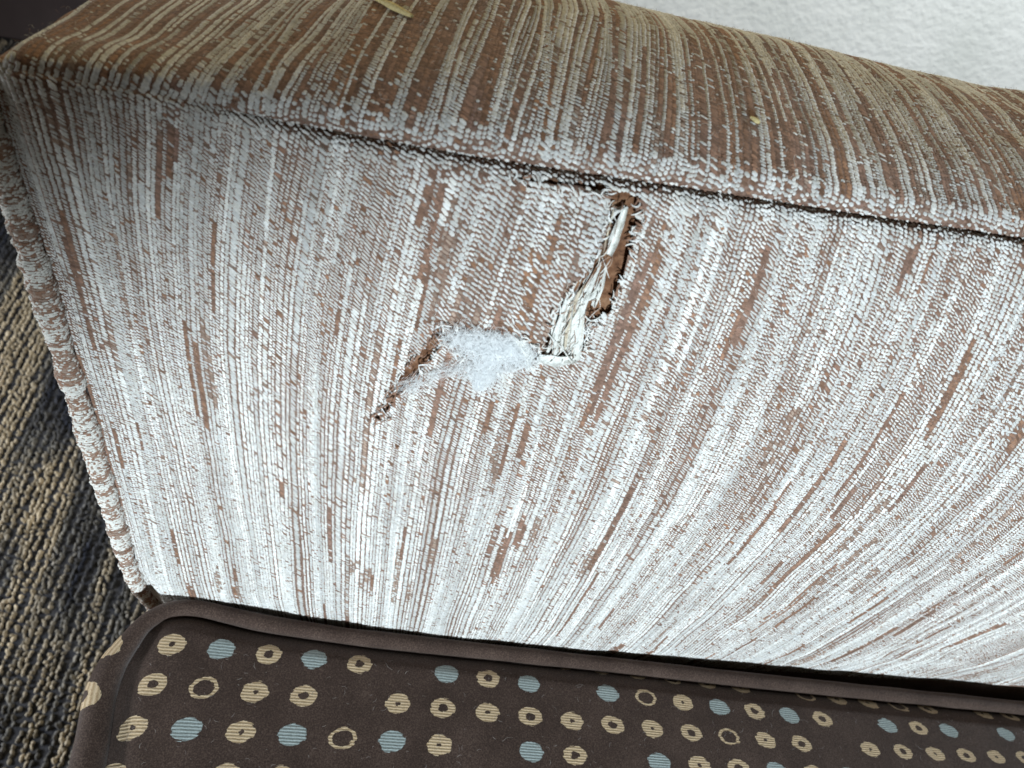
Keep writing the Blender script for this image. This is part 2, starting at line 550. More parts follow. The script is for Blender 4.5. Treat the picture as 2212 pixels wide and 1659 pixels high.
def panel(v0, v1, skip=None):
    xs = np.arange(X0, X1, 0.002)
    n = int(round((v1 - v0) / 0.0016))
    vv = np.linspace(v0, v1, n)
    G = arm(xs[:, None], vv[None])
    F = grid_faces(len(xs), len(vv))
    if skip:
        cx = (xs[:-1, None] + .001 + 0 * vv[None, :-1]).ravel()
        cv = (vv[None, :-1] + .0008 + 0 * xs[:-1, None]).ravel()
        F = F[~((cx > skip[0]) & (cx < skip[1]) & (cv > skip[2]) & (cv < skip[3]))]
    return G.reshape(-1, 3), F


V, F = panel(-0.12, VSEAM, TB)
xs = np.arange(TB[0] - .0015, TB[1] + .0016, 0.0005)
vv = np.arange(TB[2] - .0015, TB[3] + .0008, 0.0005)
G = arm(xs[:, None], vv[None]).reshape(-1, 3)
F2 = grid_faces(len(xs), len(vv))
cx = (xs[:-1, None] + .00025 + 0 * vv[None, :-1]).ravel()
cv = (vv[None, :-1] + .00025 + 0 * xs[:-1, None]).ravel()
hol = in_holes(cx, cv)
flp = in_poly(cx, cv, FLAP) & ~hol
keep = ~hol & ~flp
Vall = np.concatenate([V, G])
inner = part('arm_inner_panel', Vall, np.concatenate([F, F2[keep] + len(V)]), M_BACK)
flap = part('torn_flap', G, F2[flp], M_BACK)
tag(flap, 'loose flap of streaked cloth torn free along two sides')
V, F = panel(VSEAM, VEND)
top = part('arm_top_panel', V, F, M_BACK)
# rest of the arm that the seat and floor hide
V, F = box(-0.148, X1, 0.012, 0.142, FLOOR + 0.004, -0.118, 0.004)
part('arm_base', V, F, M_DARK)
tt_ = np.linspace(0, 19, 120)
prof = crom(PL, tt_)
prof = np.c_[.075 + (prof[:, 0] - .075) * .90, prof[:, 1] - .009 * (prof[:, 1] > -.1)]
Vf = np.concatenate([np.c_[np.full(120, -0.1512), prof], [[-0.1540, 0.075, 0.05]]])
part('arm_front_panel', Vf, [(k, (k + 1) % 120, 120) for k in range(120)], M_BACK)
vo = np.linspace(VEND, AL[-1], 12)
xo = np.linspace(X0, X1, 30)
part('arm_outer_panel', arm0(xo[:, None], vo[None]).reshape(-1, 3), grid_faces(30, 12), M_BACK)
V, F = box(-0.152, X1, -0.60, 0.004, FLOOR + 0.004, -0.175, 0.006)
part('seat_base', V, F, M_DARK)

# ------------------------------------------------------------------ woven yarn floats
RP = 0.00098                                    # pitch of the floats up the cloth
CREAM = np.array([0.72, 0.70, 0.655])
WHITE = np.array([0.78, 0.78, 0.77])
BROWN = np.array([0.275, 0.158, 0.108])
TAUPE = np.array([0.33, 0.245, 0.195])


def float_mesh(P, ax, ay, an, L, W, H):
    """low domed dash per row: axis ax (half length L), ay (half width W), height H"""
    t = np.array([(-1, 0, -.25), (-.55, .9, -.25), (.55, .9, -.25), (1, 0, -.25), (.55, -.9, -.25), (-.55, -.9, -.25), (-.42, 0, 1), (.42, 0, 1)])
    V = (P[:, None] + ax[:, None] * (t[None, :, 0:1] * L[:, None, None]) + ay[:, None] * (t[None, :, 1:2] * W[:, None, None]) + an[:, None] * (t[None, :, 2:3] * H[:, None, None]))
    f = np.array([(0, 6, 1), (1, 6, 7), (1, 7, 2), (2, 7, 3), (3, 7, 4), (4, 7, 6), (4, 6, 5), (5, 6, 0)])
    F = (np.arange(len(P))[:, None, None] * 8 + f[None]).reshape(-1, 3)
    return V.reshape(-1, 3), F


def make_bands(x0, x1, r):
    out = []
    x = x0
    while x < x1:
        w = r.choice([0.00090, 0.00115, 0.0015, 0.0021], p=[.32, .36, .24, .08]) * r.uniform(.9, 1.1)
        out.append((x + w / 2, w))
        x += w
    return out


def run_states(v0, v1, probs, lens, r):
    """style of a band, run by run, up the cloth"""
    n = int((v1 - v0) / RP) + 1
    s = np.zeros(n, int)
    k = 0
    while k < n:
        st = r.choice(len(probs), p=probs)
        L = max(2, int(r.uniform(*lens[st]) / RP))
        s[k:k + L] = st
        k += L
    return s


def weave(x0, x1, v0, v1, probs, lens, seed, top=False):
    r = np.random.default_rng(seed)
    XX = []; VV = []; SS = []; WW = []; BB = []
    prev = None
    hold = 0
    for bi, (xc, w) in enumerate(make_bands(x0, x1, r)):
        if hold <= 0 or prev is None:
            s = run_states(v0, v1, probs, lens, r)
            hold = 1 if top else r.integers(1, 4)
        else:
            s = np.roll(prev, r.integers(-6, 7)).copy()
            s[(s == 3) & (r.random() < .6)] = 1
            s2 = run_states(v0, v1, probs, lens, r)
            k0 = r.integers(0, len(s)); k1 = min(len(s), k0 + r.integers(20, 120))
            s[k0:k1] = s2[k0:k1]
        hold -= 1
        prev = s
        n = len(s)
        vv_ = v0 + (np.arange(n) + r.uniform(0, 1)) * RP
        XX.append(np.full(n, xc)); VV.append(vv_); SS.append(s); WW.append(np.full(n, w)); BB.append(np.full(n, bi))
    X = np.concatenate(XX); v = np.concatenate(VV); s = np.concatenate(SS); w = np.concatenate(WW); b = np.concatenate(BB)
    return X, v, s, w, b, r


def drift(X, v):
    """the cloth was pulled aslant towards the back as it was stretched over the arm"""
    wx = (1 - sstep((X + .050) / .105)) * sstep((X + .150) / .035)
    return wx * (.0085 * np.clip((v - .125) / .092, 0, 1) ** 1.6 + .15 * np.clip(v - VSEAM, 0, .06))


BAND_TONE = np.random.default_rng(99).uniform(.74, 1.06, 4000)


def build_floats(X, v, s, w, b, r, near_seam=True, top=False):
    n = len(X)
    # the cloth wanders a little: whole bands drift sideways
    X = X + .0012 * vnoise(np.stack([X * 20, v], -1), 9, 6) + r.normal(0, .00006, n)
    v = v + r.normal(0, .00010, n) + .0006 * vnoise(np.stack([X, v], -1), 60, 8)
    if near_seam:
        ds = np.abs(v - VSEAM)
        m = (r.random(n) < np.clip(1.1 - ds / .008, 0, .8)) & (s != 0)
        s = np.where(m, 0, s)
    j = r.random(n)
    s = np.where((s == 3) & (j < .07), 1, np.where((s == 1) & (j < .06), 3, np.where((s == 0) & (j < .05), 2, s)))
    # styles: 0 dense white, 1 thin white dashes, 2 mottled, 3 brown
    p, tx, tv, nn = frame(X, v)
    p = p + nn * disp(X, v)[:, None]
    L = w * .5 * np.select([s == 0, s == 1, s == 2], [1.28, 1.26, 1.1], 1.15) * r.uniform(.85, 1.15, n)
    W = RP * .5 * np.select([s == 0, s == 1, s == 2], [.84, .50, .64], .85) * r.uniform(.8, 1.2, n)
    H = np.select([s == 0, s == 1, s == 2], [.00030, .00027, .00024], .00013) * (.75 if top else 1.0) * r.uniform(.7, 1.3, n)
    if top:
        W = W * np.where(s == 0, 1.30, np.where(s == 1, 1.5, 1.15))
        L = L * np.where(s < 2, .84, 1)
    ang = np.radians(-36) + r.normal(0, .16, n)
    ca, sa = np.cos(ang)[:, None], np.sin(ang)[:, None]
    ax = tx * ca + tv * sa
    ay = tv * ca - tx * sa
    V, F = float_mesh(p + nn * .00006, ax, ay, nn, L, W, H)
    u = r.random(n)[:, None]
    white = CREAM + (WHITE - CREAM) * u
    mot = np.where(r.random(n)[:, None] < .45, white * .85, TAUPE * (.8 + .6 * u))
    c = np.where((s == 0)[:, None], white, np.where((s == 1)[:, None], white * .96, np.where((s == 2)[:, None], mot, BROWN * (0.7 + .7 * u) * (1 + .22 * vnoise(np.stack([X * 30, v], -1), 12, 31)[:, None] * np.array([.2, -.2, -1.0])))))
    c = c * BAND_TONE[b][:, None] * r.uniform(.84, 1.06, (n, 1)) * (1 + .10 * vnoise(np.stack([X * 8, v], -1), 40, 19))[:, None]
    return V, F, np.repeat(c, 8, axis=0)


def add_yarn(parent, V, F, C):
    o = mesh_obj('woven_yarn', V, F, M_YARN, parent)
    point_colour(o, C)
    return tag(o, kind='stuff')


X, v, s, w, b, r = weave(-0.1506, 0.415, -0.045, VSEAM - .0002, [.31, .42, .10, .17], [(.04, .20), (.03, .14), (.008, .04), (.010, .060)], 11)
s = np.where((s == 1) & (r.random(len(s)) < .55 * (1 - sstep((X + .13) / .06)) * (1 - sstep((v - .10) / .07))), 0, s)
X = X + drift(X, v)
hh = in_holes(X, v)
X, v, s, w, b = X[~hh], v[~hh], s[~hh], w[~hh], b[~hh]
fl = in_poly(X, v, FLAP)
V, F, C = build_floats(X[~fl], v[~fl], s[~fl], w[~fl], b[~fl], r)
add_yarn(inner, V, F, C)
# the slack flap shows its floats looser and larger
RP = 0.00122
X, v, s, w, b, r = weave(-0.0605, -0.0125, .1725, .2145, [.30, .55, .10, .05], [(.02, .05), (.01, .05), (.006, .02), (.006, .02)], 37)
X = X + drift(X, v)
ok = in_poly(X, v, FLAP) & ~in_holes(X, v)
X, v, s, w, b = X[ok], v[ok], s[ok], w[ok], b[ok]
s = np.where((X > -.034) & (X < -.0215 + (v - .175) * .3) & (v < .204) & (s == 0), 1, s)
s = np.where((X > -.0305) & (X < -.0285 + (v - .175) * .2) & (v < .198) & (r.random(len(X)) < .55), 3, s)
s = np.where((X > -.0185) & (v > .196), 0, s)
V, F, C = build_floats(X, v, s, w * 1.1, b, r, near_seam=False)
add_yarn(flap, V, F, C)
RP = 0.00098
X, v, s, w, b, r = weave(-0.1506, 0.415, VSEAM + .0003, 0.352, [.26, .19, .13, .42], [(.04, .16), (.02, .08), (.008, .03), (.02, .10)], 23, top=True)
X = X + drift(X, v)
V, F, C = build_floats(X, v, s, w, b, r, top=True)
add_yarn(top, V, F, C)

# ------------------------------------------------------------------ front welt: gathered cord round the front of the arm
vw = np.arange(-0.10, 0.226, 0.0007)
base = arm0(np.full(len(vw), -0.150), vw)
_, _, _, nw = frame(np.full(len(vw), -0.150), vw)
path = base + nw * -0.0036 + np.array([-0.0036, 0, 0])
gath = .8 * vnoise(np.stack([vw, 0 * vw], -1), 260, 9) + .8 * vnoise(np.stack([vw, 0 * vw], -1), 560, 12)
rad = 0.0031 * (1 + .20 * gath) * (0.9 + .15 * sstep((vw + .02) / .1)) * (1 - .8 * sstep((vw - .196) / .03))
V, F = tube(path, rad, 20)
welt = part('front_welt', V, F, M_BACK)
# its own floats run round the cord
th = np.radians(np.arange(-100, 150, 11.0))
kk = np.arange(0, len(vw), 1)
st = np.repeat(run_states(0, len(kk) * RP, [.34, .2, .16, .30], [(.0010, .0022), (.0010, .002), (.0010, .002), (.0010, .0022)], rng), 1)[:len(kk)]
T = np.gradient(path, axis=0)
T /= np.linalg.norm(T, axis=1)[:, None]
e1 = nw
e2 = np.array([-1.0, 0, 0]) + 0 * T
K, TH = np.meshgrid(kk, th, indexing='ij')
K = K.ravel(); TH = TH.ravel() + rng.normal(0, .05, K.size)
nrm = e1[K] * np.cos(TH)[:, None] + e2[K] * np.sin(TH)[:, None]
ta = np.cross(nrm, T[K])
pp_ = path[K] + nrm * (rad[K][:, None]) + T[K] * rng.normal(0, .0001, (K.size, 1))
ss_ = st[np.clip(K + (TH * 1.6).astype(int) + rng.integers(-1, 2, K.size), 0, len(st) - 1)]
n_ = K.size
Lw = .00062 * rng.uniform(.8, 1.2, n_)
Ww = .00036 * rng.uniform(.8, 1.2, n_)
Hw = np.where(ss_ == 3, .00012, .00034) * rng.uniform(.7, 1.3, n_)
V, F = float_mesh(pp_, ta, T[K], nrm, Lw, Ww, Hw)
u = rng.random((n_, 1))
mixw = (rng.random((n_, 1)) < np.select([ss_ == 3, ss_ == 2, ss_ == 1], [.08, .35, .6], .92)[:, None])
cw = np.where(mixw, CREAM * (.8 + .25 * u), np.where(rng.random((n_, 1)) < .5, TAUPE, BROWN))
add_yarn(welt, V, F, np.repeat(cw, 8, axis=0))

# ------------------------------------------------------------------ inside the tear
xs = np.arange(-0.072, -0.001, 0.0007)
vv = np.arange(0.130, 0.2155, 0.0007)
P, tx, tv, nn = frame(xs[:, None] + 0 * vv[None], vv[None] + 0 * xs[:, None])
wob = .0006 * vnoise(np.stack(np.broadcast_arrays(xs[:, None], vv[None]), -1), 220, 3) + .0004 * vnoise(np.stack(np.broadcast_arrays(xs[:, None], vv[None]), -1), 600, 4)
und = part('exposed_underlay', (P + nn * (-.0010 - .0011 * sstep((xs[:, None] + .030) / .01) + wob)[..., None]).reshape(-1, 3), grid_faces(len(xs), len(vv)), M_RUST)
tag(und, 'rust brown under-cloth seen inside the tear')


def ribbon(pts, wid, off, crease=0.0008, seed=0, nw_=7):
    """strip of thin cloth lying over the tear; pts in fabric mm, wid half widths in mm"""
    pts = np.array(pts, float) / 1e3
    k = np.linspace(0, len(pts) - 1, 40)
    c = np.stack([np.interp(k, np.arange(len(pts)), pts[:, a]) for a in (0, 1)], -1)
    for _ in range(3):
        c[1:-1] = (c[:-2] + 2 * c[1:-1] + c[2:]) / 4
    hw = np.interp(k, np.arange(len(pts)), np.array(wid)) / 1e3
    of = np.interp(k, np.arange(len(pts)), np.array(off)) / 1e3
    t = np.gradient(c, axis=0)
    t /= np.linalg.norm(t, axis=1)[:, None]
    nrm2 = np.stack([-t[:, 1], t[:, 0]], -1)
    q = np.linspace(-1, 1, nw_)
    hwj = hw[:, None] * (1 + .28 * vnoise(np.stack([k[:, None] * .9 + 0 * q[None], np.sign(q)[None] + 0 * k[:, None]], -1), 1.0, seed + 5))
    XY = c[:, None] + nrm2[:, None] * (q[None] * hwj)[..., None]
    fo = of[:, None] + crease * vnoise(np.stack([k[:, None] * .22 + 0 * q[None], q[None] * 2.3 + 0 * k[:, None]], -1), 1.0, seed) + crease * .8 * np.cos(q * 2.6 + seed)[None] + crease * .5 * vnoise(np.stack([k[:, None] * .7 + 0 * q[None], q[None] * 4], -1) if False else np.stack(np.broadcast_arrays(k[:, None] * .7, q[None] * 4), -1), 1.0, seed + 2)
    P, tx, tv, n = frame(XY[..., 0], XY[..., 1])
    return (P + n * fo[..., None]).reshape(-1, 3), grid_faces(40, nw_)


strips = [
    ([(-13.4, 170.8), (-14.6, 178), (-15.2, 185), (-13.8, 192), (-12.6, 197)], [2.6, 2.4, 1.4, .7, .35], [.1, .5, .7, .5, .1]),
    ([(-17.0, 171.5), (-18.2, 179), (-18.2, 187), (-16.6, 193.5)], [2.2, 1.9, 1.1, .4], [.2, .6, .7, .4]),
    ([(-11.8, 186), (-11.2, 192), (-11.0, 196.5)], [.5, .9, .6], [.2, .5, .2]),
    ([(-11.0, 199), (-10.6, 203), (-10.0, 207), (-9.4, 211)], [.8, 1.3, 1.1, .5], [.0, .5, .4, .0]),
    ([(-12.6, 207), (-11.4, 209.5), (-9.0, 211)], [.4, .6, .4], [.3, .6, .2]),
    ([(-22.4, 170.2), (-18, 169.8), (-13, 171.4)], [1.2, 1.9, 1.2], [.5, .8, .6]),
    ([(-31.0, 175.8), (-27.2, 173.6), (-24.8, 170.2), (-24.4, 165.6)], [.4, 1.1, 1.1, .5], [1.2, 1.6, 1.2, .5]),
]
for k, (a, bb, c) in enumerate(strips):
    V, F = ribbon(a, bb, c, seed=k * 3 + 1)
    o = part('lining_strip', V, F, M_LINING)
# ragged strands of lining and brown yarn left between the two edges
rs = np.random.default_rng(41)
for k in range(15):
    x0_ = rs.uniform(-20.5, -11.5)
    v0_ = rs.uniform(170, 190)
    ln = rs.uniform(8, 22)
    v1_ = min(v0_ + ln, 212)
    edge_l = np.interp([v0_, (v0_ + v1_) / 2, v1_], [170, 187, 200, 213], [-22, -20.5, -14.2, -13.0])
    edge_r = np.interp([v0_, (v0_ + v1_) / 2, v1_], [170, 187, 200, 213], [-11, -9.2, -7.6, -7.6])
    q = rs.uniform(.04, .62)
    xx_ = edge_l + (edge_r - edge_l) * np.clip(q + rs.normal(0, .10, 3), .02, .95)
    wd = rs.uniform(.18, .75)
    a = list(zip(xx_, [v0_, (v0_ + v1_) / 2 + rs.normal(0, 1), v1_]))
    V, F = ribbon(a, [wd * .5, wd, wd * .25], [rs.uniform(.1, .6), rs.uniform(.5, 1.5), rs.uniform(0, .7)], crease=.0003, seed=100 + k, nw_=4)
    part('torn_strand', V, F, (M_LINING, M_LINING, M_TAN, M_RUST)[k % 4])

# batting: a soft low mound with loose fibres
fl_poly = [(-47.2, 174.0), (-44, 175.0), (-39.8, 175.8), (-33.0, 176.0), (-27.5, 174.6), (-24.0, 171.6), (-24.2, 168.6), (-28.6, 166.4), (-32.4, 165.0), (-35.0, 158.0), (-37.6, 164.6), (-40.0, 169.0), (-44.5, 172.2)]
flm = mm(fl_poly)
xs = np.arange(-.0500, -.0215, .0004)
vv = np.arange(.1560, .1790, .0004)
XX, VV2 = np.meshgrid(xs, vv, indexing='ij')
dd = seg_dist(XX, VV2, flm + [flm[0]])
ins = in_poly(XX, VV2, flm)
sd = np.where(ins, dd, -dd)
hmap = -.0022 + .0032 * sstep((sd - .0004) / .0036) + np.where(sd > -.001, 1, 0) * (.0011 * vnoise(np.stack([XX, VV2], -1), 330, 3) + .0007 * vnoise(np.stack([XX, VV2], -1), 800, 7) + .0004 * vnoise(np.stack([XX, VV2], -1), 1900, 9))
P, tx, tv, nn = frame(XX, VV2)
Fb = grid_faces(len(xs), len(vv))
keepb = (sd[:-1, :-1] > (.0014 + .0010 * vnoise(np.stack([XX, VV2], -1), 500, 15) + .005 * sstep((-.0365 - XX) / .009))[:-1, :-1]).ravel()
batt = part('batting', (P + nn * hmap[..., None]).reshape(-1, 3), Fb[keepb], M_BATT)
tag(batt, 'tuft of white polyester stuffing pushing out of the tear')


def fibres(cx_, cv_, off, ang, length, curl, width, r, lift=.0006):
    n = len(cx_)
    K = 6
    s_ = np.linspace(0, 1, K)
    a = ang[:, None] + curl[:, None] * (s_[None] - .5)
    dx = np.cos(a) * length[:, None] / K
    dv = np.sin(a) * length[:, None] / K
    x = cx_[:, None] + np.cumsum(dx, 1) - dx.sum(1, keepdims=True) / 2
    v = cv_[:, None] + np.cumsum(dv, 1) - dv.sum(1, keepdims=True) / 2
    h = off[:, None] + lift * np.sin(s_ * np.pi)[None] * r.uniform(.2, 1.6, (n, 1))
    P, tx, tv, nn = frame(x, v)
    P = P + nn * (np.maximum(disp(x, v), -.001) + h)[..., None]
    side = (-np.sin(a))[..., None] * tx + np.cos(a)[..., None] * tv
    wd = width[:, None, None] * np.array([.4, 1, 1, 1, .8, .3])[None, :, None]
    V = np.stack([P - side * wd, P + side * wd + nn * wd * .4], 2)
    f = np.array([(2 * k, 2 * k + 2, 2 * k + 3, 2 * k + 1) for k in range(K - 1)])
    F = (np.arange(n)[:, None, None] * (2 * K) + f[None]).reshape(-1, 4)
    return V.reshape(-1, 3), F


r = np.random.default_rng(5)
n = 1900
qx = r.uniform(-.050, -.0215, n * 3); qv = r.uniform(.157, .179, n * 3)
ok = in_poly(qx + r.normal(0, .0012, n * 3), qv + r.normal(0, .0010, n * 3), flm)
qx, qv = qx[ok][:n], qv[ok][:n]
hoff = .0010 + r.uniform(-.0006, .0008, len(qx))
V1, F1 = fibres(qx, qv, hoff, r.normal(-.9, .9, len(qx)), r.uniform(.0025, .009, len(qx)), r.normal(0, 1.6, len(qx)), r.uniform(.00003, .00007, len(qx)), r, .0009)
# wisps trailing to the left end of the slit and below
wl = np.array([(-36, 163), (-41, 164.2), (-45, 163), (-49.5, 159), (-53, 155.5), (-55.2, 153.0)]) / 1e3
n2 = 330
tq = r.uniform(0, len(wl) - 1.01, n2)
wx = np.interp(tq, np.arange(len(wl)), wl[:, 0]) + r.normal(0, .0011, n2)
wv_ = np.interp(tq, np.arange(len(wl)), wl[:, 1]) + r.normal(0, .0009, n2)
V2, F2_ = fibres(wx, wv_, r.uniform(.0004, .0011, n2), r.normal(.75, .35, n2), r.uniform(.003, .008, n2), r.normal(0, 1.0, n2), r.uniform(.00002, .00005, n2), r, .0006)
sp = np.array([(-36, 163), (-36.3, 158.5)]) / 1e3
n3 = 330
tq = r.uniform(0, 1, n3)
V3, F3 = fibres(sp[0, 0] + (sp[1, 0] - sp[0, 0]) * tq + r.normal(0, .0016, n3) * (1.2 - tq), sp[0, 1] + (sp[1, 1] - sp[0, 1]) * tq, r.uniform(.0004, .0012, n3), r.normal(1.4, .5, n3), r.uniform(.002, .005, n3), r.normal(0, 1.2, n3), r.uniform(.00003, .00007, n3), r, .0006)
Vx = np.concatenate([V1, V2, V3]); Fx = np.concatenate([F1, F2_ + len(V1), F3 + len(V1) + len(V2)])
o = mesh_obj('loose_fibres', Vx, Fx, M_FIBRE, batt)
tag(o, kind='stuff')

# frayed yarn ends along the torn edges
allx = []; allv = []; alla = []; allb = []
for line in (mm(FLAP_R), mm(HOLE_R), mm(FLAP_B), mm(LOW_B), mm(SLIT_L), mm(SLIT_R), mm(CUT_TOP)):
    line = np.array(line)
    L_ = np.linalg.norm(np.diff(line, axis=0), axis=1).sum()
    cnt = int(L_ / .0009)
    q = r.uniform(0, len(line) - 1.001, cnt)
    allx.append(np.interp(q, np.arange(len(line)), line[:, 0]) + r.normal(0, .0006, cnt))
    allv.append(np.interp(q, np.arange(len(line)), line[:, 1]) + r.normal(0, .0006, cnt))
    alla.append(r.normal(-.4, .8, cnt))
    allb.append(np.full(cnt, .15 if line[0, 0] < -.048 and line[-1, 0] < -.046 else .72))
    if allb[-1][0] < .5:
        alla[-1] = r.normal(1.1, .4, cnt)
ax_ = np.concatenate(allx); av_ = np.concatenate(allv); aa_ = np.concatenate(alla)
n = len(ax_)
V, F = fibres(ax_, av_, r.uniform(.0001, .0010, n), aa_, r.uniform(.0015, .0042, n), r.normal(0, 1.2, n), r.uniform(.00010, .00024, n), r, .0007)
fr = mesh_obj('frayed_ends', V, F, M_YARN, inner)
cc = np.where(r.random((n, 1)) < np.concatenate(allb)[:, None], CREAM + (WHITE - CREAM) * r.random((n, 1)), BROWN)
point_colour(fr, np.repeat(cc, 12, axis=0))
tag(fr, kind='stuff')

# loose yarn ends crossing the open part of the tear
nh = 120
hx = r.uniform(-.0225, -.0105, nh * 4); hv = r.uniform(.1705, .2125, nh * 4)
okh = in_poly(hx, hv, HOLE_A)
hx, hv = hx[okh][:nh], hv[okh][:nh]
nh = len(hx)
V, F = fibres(hx, hv, r.uniform(-.0002, .0011, nh), r.normal(1.35, .45, nh), r.uniform(.002, .0075, nh), r.normal(0, .9, nh), r.uniform(.00005, .00014, nh), r, .0008)
ho = mesh_obj('tear_threads', V, F, M_YARN, inner)
pick = r.random((nh, 1))
point_colour(ho, np.repeat(np.where(pick < .55, CREAM, np.where(pick < .8, BROWN * .8, TAUPE * 1.4)), 12, axis=0))
tag(ho, kind='stuff')

# short fuzz standing off the whole cloth
for par, nf, va, vb in ((inner, 15000, -.03, .2165), (top, 7000, .2175, .345)):
    fx_ = r.uniform(-.148, .31, nf); fv_ = r.uniform(va, vb, nf)
    okf = ~in_holes(fx_, fv_)
    fx_, fv_ = fx_[okf], fv_[okf]
    nf = len(fx_)
    V, F = fibres(fx_, fv_, r.uniform(.0001, .0004, nf), r.uniform(0, 6.28, nf), r.uniform(.0008, .0030, nf), r.normal(0, 1.5, nf), r.uniform(.000018, .000040, nf), r, .0005)
    fo_ = mesh_obj('cloth_fuzz', V, F, M_YARN, par)
    pick = r.random((nf, 1))
    point_colour(fo_, np.repeat(np.where(pick < .5, CREAM * .9, np.where(pick < .8, BROWN * 1.2, TAUPE)), 12, axis=0))
    tag(fo_, kind='stuff')

# a few whole threads hanging across the hole
for pts, rr in (([(-9.6, 184), (-12, 182.6), (-14, 184), (-15.6, 183.2)], .00022),
                ([(-21.8, 190), (-19.5, 184), (-20.3, 177), (-18.9, 171)], .00022),
                ([(-30.5, 176.8), (-27, 175.0), (-24.6, 172), (-24.9, 166)], .00014),
                ([(-22.0, 178), (-17.5, 174.5), (-13.5, 169.6)], .00020)):
    pts = np.array(pts) / 1e3
    k = np.linspace(0, len(pts) - 1, 24)
    c = np.stack([np.interp(k, np.arange(len(pts)), pts[:, a]) for a in (0, 1)], -1)
    for _ in range(4):
        c[1:-1] = (c[:-2] + 2 * c[1:-1] + c[2:]) / 4
    P, tx, tv, nn = frame(c[:, 0], c[:, 1])
    V, F = tube(P + nn * (.0012 + .0006 * np.sin(k * 1.7))[:, None], rr, 6)
    part('hanging_thread', V, F, M_LINING)

# ------------------------------------------------------------------ seat cushion
cush = empty('seat_cushion', (0.1, -0.2, -0.175))
tag(cush, 'dark brown seat cushion woven with cream rings and pale blue spots', 'cushion')
Cinv = Matrix.Translation(Vector((-0.1, 0.2, 0.175)))


def cpart(name, V, F, mat, smooth=True):
    o = mesh_obj(name, V, F, mat, cush, smooth)
    o.matrix_parent_inverse = Cinv
    return o


def zc(X):
    return -.085 * (X + .14) - .05 * (X + .14) ** 2


PIPE = np.array([(-144.6, 4.6), (-138, 7.4), (-129.1, 8.3), (-116.2, 6.2), (-103.3, 4.3), (-68.0, 2.1), (-19.5, 1.4), (42.7, 0.9), (110.0, .2), (184.0, .2), (270.0, .6), (400, 1.0)]) / 1e3
FRONT = np.array([(-144.6, 4.6), (-147.4, -3.0), (-150.2, -15.0), (-150.0, -28.5), (-147.6, -44.2), (-146, -60), (-144.6, -100), (-144, -300), (-146, -540)]) / 1e3


def Ya(X):
    return np.interp(X, PIPE[:, 0], PIPE[:, 1])


def Xf(Y):
    return np.interp(-Y, -FRONT[:, 1], FRONT[:, 0])


def lattice(c, j):
    cc_ = np.clip(c, -2, 23)
    jj = np.clip(j, -1, 4)
    x = -.1305 + .01776 * cc_ - 3.476e-5 * cc_ ** 2 + 3.328e-7 * cc_ ** 3 - .002943 * jj + .0003869 * jj * cc_ + (c - cc_) * .0165
    y = .006604 - .0002207 * cc_ - 6.52e-5 * cc_ ** 2 + 2.425e-6 * cc_ ** 3 - .01527 * jj + .0002229 * jj * cc_ - (j - jj) * .0145
    return x, y


def top_z(x, y):
    d1 = Ya(x) - y
    d2 = x - Xf(y)
    d = np.minimum(d1, d2)
    return zc(x) - .0065 * (1 - sstep(d / .012)) + .0012 * sstep((d - .008) / .03) + .0006 * vnoise(np.stack([x, y], -1), 24, 5)


TYPES = {1: 'sbmbm_bmb_btsbmbm_bmb_b', 2: 'mtsm_smsmsmsmtsm_smsmsm', 3: 'sbsbtbs_bm_bsmbsbm_bsb', 0: '__m____msmsmtms_tsstm_sms', 4: 'm_ss_mtms_smmts_msmst_s'}
HOLE = {'s': 0.055, 'm': 0.105, 't': 0.195, 'b': -1.0, '_': 0.0}


def spot_of(c, j):
    if j in TYPES and 0 <= c < len(TYPES[j]):
        ch = TYPES[j][c]
    elif c < -1 or 40 < j < 44:
        ch = 'sbs_m'[c % 5] if (j == 42 and 0 < c < 16) else '_'
    else:
        h = (c * 7919 + j * 104729 + 13) % 11
        ch = ('sbmbsbm_btb' if j % 2 else 'smst_msmmts')[h]
    return (0.0 if ch == '_' else 2.0 if ch == 'b' else 1.0), HOLE[ch]


SUB = 8
cs = np.arange(-2.5, 34.5 + 1e-6, 1 / SUB)
js = np.arange(-2.5, 38.5 + 1e-6, 1 / SUB)
js = np.concatenate([np.arange(-2.5, 7.5, 1 / SUB), np.arange(7.5, 38.6, 1.0)])
CC, JJ = np.meshgrid(cs, js, indexing='ij')
x, y = lattice(CC, JJ)
d = np.minimum(Ya(x) - y, x - Xf(y))
# beyond the seam the cloth tucks down under the cord
y = np.minimum(y, Ya(x) + .001)
x = np.maximum(x, Xf(y) - .001)
z = top_z(x, y) - np.clip(-d, 0, .004) * .8
ok = (d > -.012)
F = grid_faces(len(cs), len(js))
fok = (ok[:-1, :-1] & ok[1:, 1:] & (y[:-1, :-1] > -.56)).ravel()
F = F[fok]


def set_spots(o, cu, ju):
    me = o.data
    vi = np.empty(len(me.loops), np.int32)
    me.loops.foreach_get('vertex_index', vi)
    nv = len(vi) // len(me.polygons)
    uvl = me.uv_layers.new(name='UVMap')
    uvd = np.stack([cu[vi] + .5, ju[vi] + .5], -1).astype(np.float32)
    pc = uvd.reshape(-1, nv, 2).mean(1)
    uvl.data.foreach_set('uv', uvd.ravel())
    cell = np.floor(pc).astype(int)
    kh = np.array([spot_of(int(a), int(b)) for a, b in cell], np.float32)
    for nm, k in (('spot', 0), ('hole', 1)):
        a = me.attributes.new(nm, 'FLOAT', 'CORNER')
        a.data.foreach_set('value', np.repeat(kh[:, k], nv))


ct_ = cpart('top_panel', np.stack([x, y, z], -1).reshape(-1, 3), F[:, ::-1], M_SPOT)
set_spots(ct_, CC.ravel(), JJ.ravel())

